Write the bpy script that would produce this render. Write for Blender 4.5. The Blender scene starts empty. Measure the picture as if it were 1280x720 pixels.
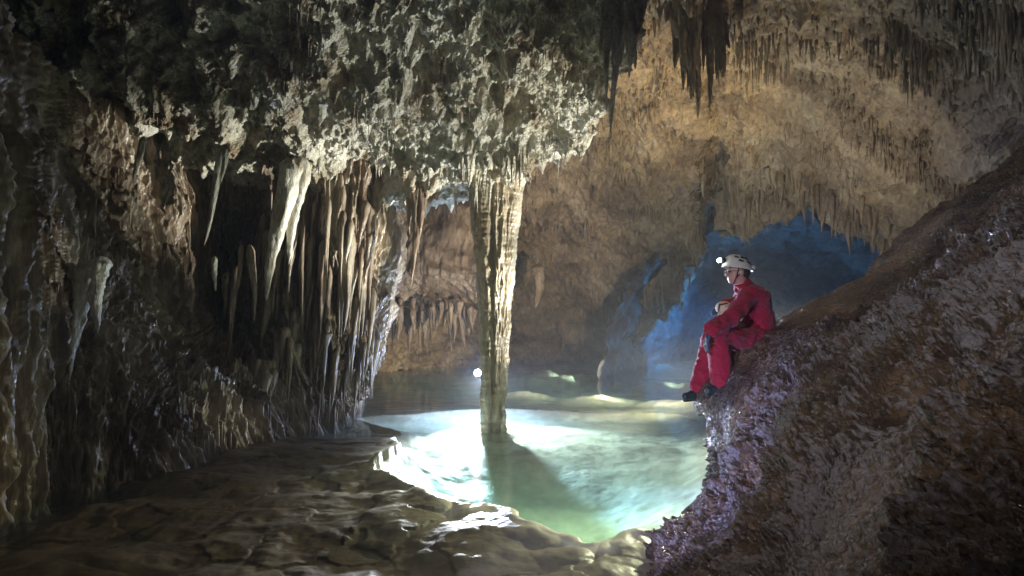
import bpy, math, random
import numpy as np
random.seed(7)
RNG = np.random.RandomState(11)
sc = bpy.context.scene
C = sc.collection
F = 760.0; HZ = 400.0; CH = 1.8            # focal length in photo pixels, horizon row, camera height


def P(px, py, Y):
    """real-world point lying at distance Y ahead of the photographer"""
    return np.stack(np.broadcast_arrays((np.asarray(px, float)-640)/F*Y, np.asarray(Y, float), CH-(np.asarray(py, float)-HZ)/F*Y), -1)


# ---- noise
_perm = np.random.RandomState(3).permutation(4096).astype(np.int32)
_g = np.random.RandomState(4).normal(size=(4096, 3)).astype(np.float32)
_g /= np.linalg.norm(_g, axis=1)[:, None]


from concurrent.futures import ThreadPoolExecutor
_pool = ThreadPoolExecutor(4)


def perlin(p):
    p = np.asarray(p, np.float32)
    if p.size > 90000:
        sh = p.shape[:-1]; ch = np.array_split(p.reshape(-1, 3), max(4, p.size//150000))
        return np.concatenate(list(_pool.map(_perlin, ch))).reshape(sh)
    return _perlin(p)


def _perlin(p):
    i = np.floor(p).astype(np.int32); f = p-i
    u = f*f*f*(f*(f*6-15)+10)
    out = 0
    for dx in (0, 1):
        wx = u[..., 0] if dx else 1-u[..., 0]
        hx = _perm[(i[..., 0]+dx) & 4095]
        for dy in (0, 1):
            wy = u[..., 1] if dy else 1-u[..., 1]
            hy = _perm[(hx+i[..., 1]+dy) & 4095]
            for dz in (0, 1):
                wz = u[..., 2] if dz else 1-u[..., 2]
                h = _perm[(hy+i[..., 2]+dz) & 4095]
                g = _g[h]
                out = out + wx*wy*wz*(g[..., 0]*(f[..., 0]-dx)+g[..., 1]*(f[..., 1]-dy)+g[..., 2]*(f[..., 2]-dz))
    return out*1.6


def fbm(p, freq, octv=4, gain=.5, seed=0, st=(1, 1, 1), ridged=False):
    q = (p*(np.array(st)*freq)+seed*17.31).astype(np.float32)
    a = 1; s = 0
    for k in range(octv):
        n = perlin(q)
        if ridged: n = 1-2*np.abs(n)
        s = s+a*n; a *= gain; q = q*2.03+5.7
    return s


def cells(x, y, size, seed=0, keep=1.0):
    """jittered cell field: distance to nearest feature (in cells) and its random value"""
    gx = x/size; gy = y/size
    ix = np.floor(gx).astype(np.int64); iy = np.floor(gy).astype(np.int64)
    best = np.full(x.shape, 9.0); val = np.zeros(x.shape)
    for dx in (-1, 0, 1):
        for dy in (-1, 0, 1):
            h = _perm[(_perm[(ix+dx+seed*37) & 4095]+iy+dy) & 4095]
            rx = (h & 63)/63.; ry = ((h >> 6) & 63)/63.
            rv = ((h*7919) % 997)/997.
            d = np.hypot(ix+dx+rx-gx, iy+dy+ry-gy)
            d = np.where(rv > keep, 9, d)
            m = d < best
            best = np.where(m, d, best); val = np.where(m, rv, val)
    return best, val


def sstep(a, b, x):
    t = np.clip((x-a)/(b-a), 0, 1); return t*t*(3-2*t)


# ---- mesh helpers
def link(o, parent=None):
    C.objects.link(o)
    if parent is not None: o.parent = parent
    return o


def mesh_np(name, V, Fq, mats, smooth=True):
    me = bpy.data.meshes.new(name)
    V = np.asarray(V, np.float32).reshape(-1, 3); Fq = np.asarray(Fq, np.int32)
    n = Fq.shape[1]
    me.vertices.add(len(V)); me.vertices.foreach_set('co', V.ravel())
    me.loops.add(Fq.size); me.loops.foreach_set('vertex_index', Fq.ravel())
    me.polygons.add(len(Fq)); me.polygons.foreach_set('loop_start', np.arange(0, Fq.size, n, dtype=np.int32))
    me.polygons.foreach_set('loop_total', np.full(len(Fq), n, np.int32))
    me.polygons.foreach_set('use_smooth', np.full(len(Fq), smooth))
    me.update(calc_edges=True); me.validate()
    for m in (mats if isinstance(mats, (list, tuple)) else [mats]): me.materials.append(m)
    return me


def gridF(nv, nu, wrap=False):
    i = np.arange(nv-1)[:, None]*nu
    if wrap:
        j = np.arange(nu)[None]; j2 = (j+1) % nu
    else:
        j = np.arange(nu-1)[None]; j2 = j+1
    return np.stack([i+j, i+j2, i+nu+j2, i+nu+j], -1).reshape(-1, 4)


def grid_obj(name, G, mat, parent=None, wrap=False, attrs=None, flip=False):
    nv, nu = G.shape[:2]
    f = gridF(nv, nu, wrap)
    if flip: f = f[:, ::-1]
    me = mesh_np(name, G, f, mat)
    for k, a in (attrs or {}).items():
        at = me.attributes.new(k, 'FLOAT', 'POINT'); at.data.foreach_set('value', np.asarray(a, np.float32).ravel())
    return link(bpy.data.objects.new(name, me), parent)


def tag(o, label=None, cat=None, group=None, kind=None):
    if label: o['label'] = label
    if cat: o['category'] = cat
    if group: o['group'] = group
    if kind: o['kind'] = kind
    return o


def empty(name, loc):
    o = bpy.data.objects.new(name, None); C.objects.link(o); o.location = loc; o.empty_display_size = .1
    return o


def catmull(A, n, axis=0):
    """resample control array along an axis with a Catmull-Rom spline"""
    A = np.moveaxis(np.asarray(A, float), axis, 0)
    m = len(A); t = np.linspace(0, m-1, n); i = np.clip(np.floor(t).astype(int), 0, m-2); f = (t-i).reshape((-1,)+(1,)*(A.ndim-1))
    e = np.concatenate([2*A[:1]-A[1:2], A, 2*A[-1:]-A[-2:-1]])
    p0, p1, p2, p3 = e[i], e[i+1], e[i+2], e[i+3]
    r = .5*((2*p1)+(-p0+p2)*f+(2*p0-5*p1+4*p2-p3)*f*f+(-p0+3*p1-3*p2+p3)*f**3)
    return np.moveaxis(r, 0, axis)


def normals(G):
    du = np.gradient(G, axis=1); dv = np.gradient(G, axis=0)
    n = np.cross(du, dv); n /= np.linalg.norm(n, axis=-1)[..., None]+1e-9
    return n


# ---- materials
def newmat(name):
    m = bpy.data.materials.new(name); m.use_nodes = True
    nt = m.node_tree; nt.nodes.clear()
    out = nt.nodes.new('ShaderNodeOutputMaterial')
    return m, nt, out


def nd(nt, t, **kw):
    n = nt.nodes.new(t)
    for k, v in kw.items():
        if k in n.inputs: n.inputs[k].default_value = v
        else: setattr(n, k, v)
    return n


def rock_mat(name, cols, scale=1.6, rough=(.35, .7), bump=.5, bscale=14, stretch=(1, 1, 1), spec=.5, fine=60, attr=None, attrcol=None, bdist=.03, specks=None):
    """cols: list of (position, colour) for a noise ramp"""
    m, nt, out = newmat(name); L = nt.links.new
    geo = nd(nt, 'ShaderNodeNewGeometry'); mp = nd(nt, 'ShaderNodeMapping'); L(geo.outputs['Position'], mp.inputs['Vector'])
    mp.inputs['Scale'].default_value = stretch
    n1 = nd(nt, 'ShaderNodeTexNoise', Scale=scale, Detail=7, Roughness=.62); L(mp.outputs[0], n1.inputs['Vector'])
    cr = nd(nt, 'ShaderNodeValToRGB'); L(n1.outputs['Fac'], cr.inputs[0])
    while len(cr.color_ramp.elements) < len(cols): cr.color_ramp.elements.new(.5)
    for e, (p, c) in zip(cr.color_ramp.elements, cols): e.position = p; e.color = (*c, 1)
    n2 = nd(nt, 'ShaderNodeTexNoise', Scale=bscale, Detail=6, Roughness=.6); L(mp.outputs[0], n2.inputs['Vector'])
    n3 = nd(nt, 'ShaderNodeTexVoronoi', Scale=fine); L(mp.outputs[0], n3.inputs['Vector'])
    # tonal variation from the fine noise
    mr = nd(nt, 'ShaderNodeMapRange'); mr.inputs[1].default_value = .3; mr.inputs[2].default_value = .7; mr.inputs[3].default_value = .6; mr.inputs[4].default_value = 1.25
    L(n2.outputs['Fac'], mr.inputs[0])
    mx = nd(nt, 'ShaderNodeMix', data_type='RGBA', blend_type='MULTIPLY'); mx.inputs[0].default_value = 1
    L(cr.outputs[0], mx.inputs[6]); L(mr.outputs[0], mx.inputs[7])
    col = mx.outputs[2]
    if attr:
        at = nd(nt, 'ShaderNodeAttribute', attribute_name=attr)
        m2 = nd(nt, 'ShaderNodeMix', data_type='RGBA'); L(at.outputs['Fac'], m2.inputs[0]); L(col, m2.inputs[6])
        m3 = nd(nt, 'ShaderNodeMix', data_type='RGBA', blend_type='MULTIPLY'); m3.inputs[0].default_value = .55
        m3.inputs[6].default_value = (*attrcol, 1); L(mr.outputs[0], m3.inputs[7]); L(m3.outputs[2], m2.inputs[7])
        col = m2.outputs[2]
    bs = nd(nt, 'ShaderNodeBsdfPrincipled'); L(col, bs.inputs['Base Color'])
    bs.inputs['Specular IOR Level'].default_value = spec
    rr = nd(nt, 'ShaderNodeMapRange'); rr.inputs[1].default_value = .35; rr.inputs[2].default_value = .65; rr.inputs[3].default_value = rough[0]; rr.inputs[4].default_value = rough[1]
    n4 = nd(nt, 'ShaderNodeTexNoise', Scale=scale*3.1, Detail=3); L(mp.outputs[0], n4.inputs['Vector']); L(n4.outputs['Fac'], rr.inputs[0]); L(rr.outputs[0], bs.inputs['Roughness'])
    ad = nd(nt, 'ShaderNodeMath', operation='MULTIPLY_ADD'); L(n3.outputs['Distance'], ad.inputs[0]); ad.inputs[1].default_value = .35; L(n2.outputs['Fac'], ad.inputs[2])
    bp = nd(nt, 'ShaderNodeBump', Strength=bump, Distance=bdist); L(ad.outputs[0], bp.inputs['Height']); L(bp.outputs[0], bs.inputs['Normal'])
    L(bs.outputs[0], out.inputs['Surface'])
    return m


def simple(name, col, rough=.6, spec=.5, bump=0, bscale=60, emit=None, estr=0, metallic=0, var=.25, sheen=0):
    m, nt, out = newmat(name); L = nt.links.new
    bs = nd(nt, 'ShaderNodeBsdfPrincipled'); bs.inputs['Roughness'].default_value = rough; bs.inputs['Specular IOR Level'].default_value = spec
    bs.inputs['Metallic'].default_value = metallic; bs.inputs['Sheen Weight'].default_value = sheen
    geo = nd(nt, 'ShaderNodeNewGeometry'); n = nd(nt, 'ShaderNodeTexNoise', Scale=bscale, Detail=4); L(geo.outputs['Position'], n.inputs['Vector'])
    cr = nd(nt, 'ShaderNodeValToRGB'); L(n.outputs['Fac'], cr.inputs[0])
    cr.color_ramp.elements[0].position = .3; cr.color_ramp.elements[1].position = .7
    cr.color_ramp.elements[0].color = (*[c*(1-var) for c in col], 1); cr.color_ramp.elements[1].color = (*[min(1, c*(1+var)) for c in col], 1)
    L(cr.outputs[0], bs.inputs['Base Color'])
    if bump:
        bp = nd(nt, 'ShaderNodeBump', Strength=bump, Distance=.01); L(n.outputs['Fac'], bp.inputs['Height']); L(bp.outputs[0], bs.inputs['Normal'])
    if emit:
        bs.inputs['Emission Color'].default_value = (*emit, 1); bs.inputs['Emission Strength'].default_value = estr
    L(bs.outputs[0], out.inputs['Surface'])
    return m


M_vault = rock_mat('ochre_rock', [(.30, (.11, .078, .05)), (.46, (.22, .162, .10)), (.58, (.31, .24, .155)), (.75, (.40, .345, .25))], scale=.9, bump=.8, bscale=9, stretch=(1, 1, .55), fine=26, rough=(.55, .85), bdist=.05)
M_canopy = rock_mat('crusted_limestone', [(.30, (.17, .115, .06)), (.40, (.32, .25, .16)), (.50, (.46, .42, .32)), (.7, (.60, .57, .48))], scale=1.9, bump=.9, bscale=11, fine=34, rough=(.3, .6), bdist=.05)
M_drape = rock_mat('flowstone', [(.32, (.10, .065, .04)), (.46, (.22, .155, .10)), (.6, (.38, .31, .22)), (.75, (.52, .47, .38))], scale=2.2, bump=.6, bscale=12, stretch=(1, 1, .25), fine=30, rough=(.18, .5), bdist=.03)
M_white = rock_mat('pale_calcite', [(.3, (.46, .38, .26)), (.5, (.62, .58, .46)), (.7, (.74, .72, .62))], scale=4, bump=.7, bscale=24, stretch=(1, 1, .4), fine=60, rough=(.2, .5), bdist=.02)
M_dark = rock_mat('dark_flowstone', [(.3, (.07, .045, .03)), (.5, (.15, .10, .07)), (.7, (.26, .19, .13))], scale=3, bump=.6, bscale=20, stretch=(1, 1, .3), fine=50, rough=(.2, .5), bdist=.02)
M_column = rock_mat('column_calcite', [(.3, (.17, .13, .08)), (.48, (.32, .26, .17)), (.62, (.44, .40, .31)), (.75, (.56, .53, .44))], scale=2.6, bump=.6, bscale=16, stretch=(1, 1, .22), fine=36, rough=(.15, .45), bdist=.02)
M_slope = rock_mat('wet_brown_rock', [(.38, (.04, .022, .010)), (.50, (.085, .048, .022)), (.66, (.17, .10, .05))], scale=3, bump=1.0, bscale=26, fine=55, rough=(.07, .22), bdist=.045, spec=1.0, attr='crust', attrcol=(.20, .17, .155))
M_floor = rock_mat('pool_floor', [(.3, (.055, .034, .017)), (.5, (.10, .064, .032)), (.7, (.17, .115, .06))], scale=.9, bump=.22, bscale=6, fine=20, rough=(.35, .6), attr='calcite_and_lit', attrcol=(.80, .77, .58), bdist=.03)
M_tunnel = rock_mat('grey_rock', [(.3, (.02, .018, .016)), (.5, (.04, .036, .03)), (.7, (.08, .07, .06))], scale=.7, bump=.8, bscale=7, fine=22, rough=(.5, .8), bdist=.06)

# ---- pool floor
sx = np.linspace(-1, 1, 1000)
Yg = 1.2*(36/1.2)**np.linspace(0, 1, 1100)
U, Yy = np.meshgrid(sx, Yg)
X = U*(2.5+Yy*.72); 


def water_pt(px, py):
    Y = CH*F/(py-HZ); return ((px-640)/F*Y, Y)


rim_px = [(432, 522), (452, 524), (480, 532), (497, 545), (503, 560), (482, 574), (476, 592), (492, 612), (520, 628), (548, 642), (580, 650), (622, 652), (655, 664), (690, 688), (730, 694), (752, 700), (778, 690), (812, 682), (850, 668), (893, 640), (902, 600), (900, 560), (880, 530), (850, 516), (790, 514), (720, 512), (640, 509), (570, 510), (510, 516), (470, 518)]
rim = np.array([water_pt(*p) for p in rim_px])
rimc = catmull(np.vstack([rim, rim[:1]]), 300)
# the photographer's edge of the pool wanders in small scallops
th = np.linspace(0, 1, 300)
rimc = rimc+.05*np.stack([np.sin(th*88), np.cos(th*71+1)], -1)


def poly_sdf(x, y, poly):
    d = np.full(x.shape, 1e9); inside = np.zeros(x.shape, bool)
    n = len(poly)
    for i in range(n):
        ax, ay = poly[i]; bx, by = poly[(i+1) % n]
        ex, ey = bx-ax, by-ay
        t = np.clip(((x-ax)*ex+(y-ay)*ey)/(ex*ex+ey*ey+1e-12), 0, 1)
        d = np.minimum(d, (x-ax-t*ex)**2+(y-ay-t*ey)**2)
        c = ((ay > y) != (by > y)) & (x < (bx-ax)*(y-ay)/(by-ay+1e-12)+ax)
        inside ^= c
    d = np.sqrt(d)
    return np.where(inside, -d, d)


sd = np.full(X.shape, 6.0, np.float32)
near = (Yy > 3) & (Yy < 14) & (np.abs(X) < 6)
wob = .10*fbm(np.stack([X[near], Yy[near], 0*X[near]], -1), 1.6, 3, seed=5)
sd[near] = poly_sdf(X[near], Yy[near], rimc)+wob
P2 = np.stack([X, Yy, 0*X], -1)
big = fbm(P2, .35, 3, seed=2); mid = fbm(P2, 1.3, 4, seed=3); fin = fbm(P2, 5, 3, seed=9)
ins = np.clip(-sd, 0, 9)
front = sstep(9.3, 7.6, Yy)                          # the near side of the rim carries the dam
d1, v1 = cells(X+.10*mid, Yy+.1*fbm(P2, 1.5, 2, seed=21), .30, 4)
lump = np.sqrt(np.clip(1-(d1/.85)**2, 0, 1))
d2, v2 = cells(X+.3*mid, Yy+.3*fbm(P2, 1.1, 2, seed=22), .62, 9)
lump2 = np.sqrt(np.clip(1-(d2/.9)**2, 0, 1))*(.5+v2)
z = -.17+.03*big+.016*mid+.004*fin+(.200+.030*fbm(P2, .9, 2, seed=33)+.035*lump2)*sstep(10.5, 8.5, Yy)*sstep(2.5, .5, X)*sstep(-4.8, -3.6, X+.3*mid)
z_basin = -.04-.12*sstep(0, .5, ins)-.42*sstep(.1, 1.5, ins)*sstep(9.3, 6.3, Yy)-.10*big*sstep(.3, 1, ins)*sstep(10, 8, Yy)+(.020*mid+.004*fin)*sstep(.1, .6, ins)+.07*lump*sstep(.2, .6, ins)*sstep(7.6, 5.2, Yy)
z_out = z+.02*mid
crest = np.exp(-(sd/.085)**2)*(.062+.02*mid+.012*lump)
apron = np.exp(-np.clip(sd-.05, 0, 9)/.7)*(.045+.05*lump+.015*mid)*sstep(-.02, .12, sd)*front
apron *= .35+.65*sstep(-1.6, -.4, X)
Zf = np.where(sd < 0, z_basin, z_out)
Zf += crest*(front*.85+.12)+apron
# lit patches on the far water, painted in as pale calcite just under the surface
lit_patch = np.zeros_like(X)
for px, py, rx, ry in ((752, 493, 45, 5), (712, 467, 60, 4), (838, 475, 45, 4), (690, 463, 60, 3), (800, 450, 40, 2.5), (655, 488, 30, 3), (835, 500, 40, 4)):
    cx, cy = water_pt(px, py); wx = rx/F*cy; wy = cy*(ry/(py-HZ))
    q = ((X-cx)/wx)**2+((Yy-cy)/wy)**2+.5*fbm(P2, 1.1, 3, seed=31)
    lit_patch = np.maximum(lit_patch, np.exp(-np.clip(q, 0, 9)))
Zf += .13*lit_patch-.5*sstep(13, 20, Yy)*(1-lit_patch)*.6
# ground drops off under the right rock, mounds by the left wall
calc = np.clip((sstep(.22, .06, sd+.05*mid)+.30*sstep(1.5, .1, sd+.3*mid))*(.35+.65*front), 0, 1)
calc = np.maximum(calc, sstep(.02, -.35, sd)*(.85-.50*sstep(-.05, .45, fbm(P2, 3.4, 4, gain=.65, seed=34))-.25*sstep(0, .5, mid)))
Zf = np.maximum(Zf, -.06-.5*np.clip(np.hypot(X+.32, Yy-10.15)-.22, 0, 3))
calc = np.maximum(calc, np.clip(lit_patch*1.5-.2, 0, 1))  # the lit patches are painted into the pale mask here
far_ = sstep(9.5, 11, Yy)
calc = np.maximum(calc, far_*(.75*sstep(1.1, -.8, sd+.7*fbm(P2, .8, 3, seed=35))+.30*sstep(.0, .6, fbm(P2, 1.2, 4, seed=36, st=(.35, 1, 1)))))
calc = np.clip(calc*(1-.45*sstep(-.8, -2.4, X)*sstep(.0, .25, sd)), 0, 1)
G = np.stack([X, Yy, Zf], -1)
tag(grid_obj('pool_floor', G, M_floor, attrs={'calcite_and_lit': calc}, flip=False), kind='structure')

# ---- water: a closed body, its surface at z = 0
m, nt, out = newmat('cave_water'); L = nt.links.new
geo = nd(nt, 'ShaderNodeNewGeometry')
tr = nd(nt, 'ShaderNodeBsdfTransparent'); tr.inputs[0].default_value = (.97, 1, .99, 1)
gl = nd(nt, 'ShaderNodeBsdfGlossy', Roughness=.06)
mp = nd(nt, 'ShaderNodeMapping'); mp.inputs['Scale'].default_value = (1, .8, 1); L(geo.outputs['Position'], mp.inputs[0])
nz = nd(nt, 'ShaderNodeTexNoise', Scale=3.2, Detail=4, Roughness=.55); L(mp.outputs[0], nz.inputs['Vector'])
bp = nd(nt, 'ShaderNodeBump', Strength=.07, Distance=.05); L(nz.outputs['Fac'], bp.inputs['Height'])
fr = nd(nt, 'ShaderNodeFresnel', IOR=1.33); ior_ = nd(nt, 'ShaderNodeMapRange'); ior_.inputs[3].default_value = 1.33; ior_.inputs[4].default_value = 1/1.33; L(geo.outputs['Backfacing'], ior_.inputs[0]); L(ior_.outputs[0], fr.inputs['IOR'])
L(bp.outputs[0], fr.inputs['Normal']); L(bp.outputs[0], gl.inputs['Normal'])
ms = nd(nt, 'ShaderNodeMixShader'); L(fr.outputs[0], ms.inputs[0]); L(tr.outputs[0], ms.inputs[1]); L(gl.outputs[0], ms.inputs[2]); L(ms.outputs[0], out.inputs['Surface'])
va = nd(nt, 'ShaderNodeVolumeAbsorption', Density=.22); va.inputs['Color'].default_value = (.10, .92, .95, 1)
vs = nd(nt, 'ShaderNodeVolumeScatter', Density=.055); vs.inputs['Color'].default_value = (.6, .93, .95, 1)
vv_ = nd(nt, 'ShaderNodeAddShader'); L(va.outputs[0], vv_.inputs[0]); L(vs.outputs[0], vv_.inputs[1]); L(vv_.outputs[0], out.inputs['Volume'])
M_water = m
wx0, wx1, wy0, wy1, wz = -30, 30, .6, 42, -2.5
V = [(x, y, zz) for zz in (wz, 0) for y in (wy0, wy1) for x in (wx0, wx1)]
me = mesh_np('water', V, [(0, 2, 3, 1), (4, 5, 7, 6), (0, 1, 5, 4), (2, 6, 7, 3), (0, 4, 6, 2), (1, 3, 7, 5)], M_water, smooth=False)
tag(link(bpy.data.objects.new('water', me)), kind='structure')

# ---- great vault and far wall
lip = np.array([(300, 470, 19), (400, 472, 19.5), (480, 468, 21), (560, 461, 24), (640, 456, 26), (700, 449, 26), (745, 442, 24.3), (790, 424, 22.8), (830, 396, 21), (856, 356, 19.5), (874, 330, 18.3), (884, 262, 17.2), (897, 256, 16.8), (908, 296, 16.5), (932, 300, 16), (950, 276, 15.5), (985, 268, 15), (1040, 276, 14), (1085, 312, 13), (1130, 345, 12.2), (1200, 360, 11), (1300, 370, 9.5), (1450, 380, 7.5), (1700, 400, 6)], float)
nu = 1050; nv = 640
pxs = np.linspace(300, 1650, nu)
lpy = np.interp(pxs, lip[:, 0], lip[:, 1]); lY = np.interp(pxs, lip[:, 0], catmull(lip[:, 2], len(lip)))
ty = np.interp(pxs, [300, 500, 640, 800, 950, 1100, 1250, 1450, 1700], [10.5, 10.2, 9.6, 9.0, 8.2, 7.2, 6.2, 5.0, 4.2])
t = np.linspace(-.55, 1, nv)[:, None]
py = t*lpy[None]
Yv = np.where(t > 0, ty+(lY-ty)*np.clip(t, 0, 1)**1.12, ty*HZ/(HZ-py))
# toward the base the wall steepens
G = P(pxs[None]+0*py, py, Yv)
fold = []
for k in range(1, 14):                                # behind the lip the rock rolls back and up
    g = G[-1].copy(); a = k/13
    s = lY/15.
    g[:, 1] += s*(1.1*a+1.6*a*a); g[:, 0] = g[:, 0]*(g[:, 1]/G[-1][:, 1]); g[:, 2] += s*2.6*a**1.6-.12*math.sin(a*3.1)
    fold.append(g)
G = np.concatenate([G, np.array(fold)])
N = normals(G)
N = np.where((N[..., 1:2]*1.0+N[..., 2:3] > 0), -N, N)
big = fbm(G, .42, 3, seed=1); med = fbm(G, 1.4, 3, seed=2); sm = fbm(G, 5.5, 3, seed=3, st=(1, 1, .45))
streak = fbm(G, 3.2, 4, seed=4, st=(1, 1, .16), ridged=True)
steep = sstep(.95, .55, -N[..., 2])                   # 1 where wall-like
D = .34*big+.16*med+.06*sm+.075*streak*(.35+.65*steep)+.02*fbm(G, 12, 2, seed=6, st=(1, 1, .5))
G2 = G+N*D[..., None]
wx, wy = G2[..., 0], G2[..., 1]
for size, amp, seed in ((.60, .34, 1), (.30, .22, 2), (.17, .16, 3), (.10, .09, 4)):
    d, v = cells(wx, wy, size, seed, .75)
    patch = sstep(-.35, .35, fbm(G, .8, 2, seed=seed+40))
    G2[..., 2] -= amp*(.3+v)*np.clip(1-d/.42, 0, 1)**1.4*patch*(.35+.65*(1-steep))
tag(grid_obj('cave_vault', G2, M_vault), kind='structure'); VAULT = G2

# ---- tunnel behind the vault
a = np.linspace(-.12, math.pi+.12, 260)[None]; s = np.linspace(0, 1, 300)[:, None]
cy = 18.2+s*26; cx = 7.9+s*9; rx = 4.7-1.4*s+.6*np.sin(s*5+1); rz = 5.6-2.2*s
G = np.stack(np.broadcast_arrays(cx+rx*np.cos(a), cy+0*a, -.4+rz*np.sin(a)), -1)
N = normals(G); cc = np.stack([cx+0*a, cy+0*a, 1+0*a+0*s], -1); N = np.where(((cc-G)*N).sum(-1, keepdims=True) < 0, -N, N)
G = G+N*(.45*fbm(G, .5, 3, seed=61)+.10*fbm(G, 2.2, 4, seed=62)+.10*fbm(G, 2.4, 3, seed=63, st=(1, 1, .15), ridged=True))[..., None]
keep = G
tag(grid_obj('tunnel', keep, M_tunnel), kind='structure')
# tunnel end wall
e = G[-1]; ctr = e.mean(0)
Gc = np.stack([e+(ctr-e)*k for k in np.linspace(0, 1, 30)])
Gc[..., 1] += .8*fbm(Gc, .6, 3, seed=64)+.8*np.linspace(0, 1, 30)[:, None]
tag(grid_obj('tunnel_end', Gc, M_tunnel), kind='structure')

# ---- low ceiling lobe carrying the column


def canopy_z(X, Y):
    return 4.0+.60*(10.1-Y)


edge = np.array([(-400, 150, 0), (60, 215, 0), (170, 205, 0), (260, 212, 0), (370, 238, 0), (450, 247, 0), (520, 250, 0), (590, 244, 0), (650, 214, 0), (690, 192, 0), (735, 176, 0), (752, 120, 0), (768, 60, 0), (776, 0, 0), (782, -80, 0), (790, -260, 0), (800, -500, 0)], float)
ec = catmull(edge[:, :2], 1500)
# walk the edge, then fan the sheet toward a point overhead
s_ = np.concatenate([[0], np.cumsum(np.hypot(*np.diff(ec, axis=0).T))]); ec = np.stack([np.interp(np.linspace(0, s_[-1], 1100), s_, ec[:, k]) for k in (0, 1)], -1)
hub = np.array([180., -420.])
v = np.linspace(0, 1, 620)[:, None, None]
pp = ec[None]+(hub-ec[None])*v**1.1
px_, py_ = pp[..., 0], pp[..., 1]
Yc = 8.26/((HZ-py_)/F+.60)
Yc = np.clip(Yc, 1.2, 12)
G = P(px_, py_, Yc)
# lit ridge line: beyond it (up-left) the roof lifts out of the light
ridge_y = np.interp(px_, [-300, 100, 170, 230, 330, 400, 480, 560, 620, 700], [200, 196, 180, 165, 75, 45, 20, -25, -60, -200])
over = np.clip((ridge_y-py_)/100, 0, 3)
G[..., 2] += 1.5*sstep(0, 1.2, over)
G[..., 1] -= .25*sstep(0, 1.2, over)
back = []
for k in range(1, 82):                                # rolled outer edge going up behind
    a_ = k/81; g = G[0].copy()
    g[:, 1] += 1.3*math.sin(a_*1.57)+1.5*a_; g[:, 0] *= 1+.0*a_; g[:, 2] += 3.6*a_**1.7-.16*math.sin(a_*3.14)
    back.append(g)
G = np.concatenate([np.array(back[::-1]), G])
N = normals(G); N = np.where(N[..., 2:3] > 0, -N, N)
N[:81] = np.where(N[:81, :, 1:2] < 0, -N[:81], N[:81])*.6
med = fbm(G, 1.0, 3, seed=71); s2 = fbm(G, 3.3, 4, gain=.6, seed=72, ridged=True); s3 = fbm(G, 11, 3, gain=.6, seed=73)
pits = np.clip(fbm(G, 1.9, 3, seed=74)-.12, 0, 1)
D = .28*med+.085*s2+.03*s3-.55*pits
D[:81] *= .35
G2 = G+N*D[..., None]
dn = sstep(.15, .6, -N[..., 2])
for size, amp, seed in ((.34, .30, 11), (.17, .17, 12), (.095, .09, 13)):
    d, vv = cells(G2[..., 0], G2[..., 1], size, seed, .7)
    G2[..., 2] -= amp*(.25+vv)*np.clip(1-d/.4, 0, 1)**1.3*sstep(-.3, .3, fbm(G, 1.2, 2, seed=seed))*dn
tag(grid_obj('cave_ceiling', G2, M_canopy), kind='structure'); CANOPY = G2

# ---- left wall of draperies
zr = [4.9, 4.1, 3.1, 2.3, 1.5, .8, .3, -.7]
cols_ = [
    (-260, [3.6, 3.5, 3.4, 3.3, 3.2, 3.1, 3.0, 3.0]),
    (-60, [5.6, 5.5, 5.3, 5.2, 5.1, 5.1, 5.1, 5.0]),
    (60, [8.2, 7.9, 7.3, 6.9, 6.6, 6.4, 6.3, 6.2]),
    (140, [9.2, 9.1, 8.6, 8.0, 7.4, 7.0, 6.8, 6.6]),
    (205, [9.9, 9.9, 9.8, 9.6, 9.0, 7.9, 7.2, 7.0]),
    (265, [10.4, 10.5, 11.0, 11.2, 10.6, 8.7, 8.0, 7.7]),
    (320, [10.2, 10.4, 11.0, 11.2, 10.8, 9.4, 8.8, 8.6]),
    (355, [9.9, 9.9, 10.3, 10.4, 10.2, 9.9, 9.6, 9.4]),
    (400, [9.9, 9.9, 10.0, 10.1, 10.2, 10.3, 10.4, 10.3]),
    (437, [10.2, 10.2, 10.2, 10.4, 10.6, 10.7, 10.9, 11.0]),
    (462, [10.8, 10.7, 10.8, 10.9, 11.1, 11.3, 11.6, 11.8]),
    (462, [12.0, 11.9, 12.0, 12.0, 12.1, 12.3, 12.6, 12.9]),
    (440, [14.5, 14.5, 14.5, 14.5, 14.5, 14.5, 14.5, 14.5]),
]
lean = [14, 14, 16, 6, -2, -14, -26, -30]
ctl = np.zeros((8, len(cols_), 3))
for j, (px, Ys) in enumerate(cols_):
    for i in range(8):
        p = px+(lean[i] if 400 < px else lean[i]*.4)
        ctl[i, j] = ((p-640)/F*Ys[i], Ys[i], zr[i])
G = catmull(catmull(ctl, 560, 0), 1150, 1)
N = normals(G); N = np.where(N[..., 1:2]-N[..., 0:1] > 0, -N, N)
st = fbm(G, 3.0, 4, gain=.55, seed=81, st=(1, 1, .10), ridged=True); st2 = fbm(G, 8, 3, seed=82, st=(1, 1, .12), ridged=True)
bigl = fbm(G, .8, 3, seed=83, st=(1, 1, .5)); sm = fbm(G, 7, 3, seed=84)
tier = fbm(G, 1.1, 2, seed=85, st=(1, 1, 1.3))
D = .15*bigl+.17*st+.055*st2+.018*sm+.13*np.clip(tier, -.2, .6)
G2 = G+N*D[..., None]
# scalloped tiers: wherever a drapery ends its hem hangs free
tag(grid_obj('cave_wall', G2, M_drape), kind='structure'); WALL = G2

# ---- right rock
zr = [-.6, -.1, .3, .7, 1.12, 1.5, 1.92, 2.36, 3.19, 4.6, 6.4]
Ycols = [.6, 1.8, 2.9, 3.8, 4.55, 5.1, 5.55, 5.95, 6.35, 6.7, 6.6]
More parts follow.
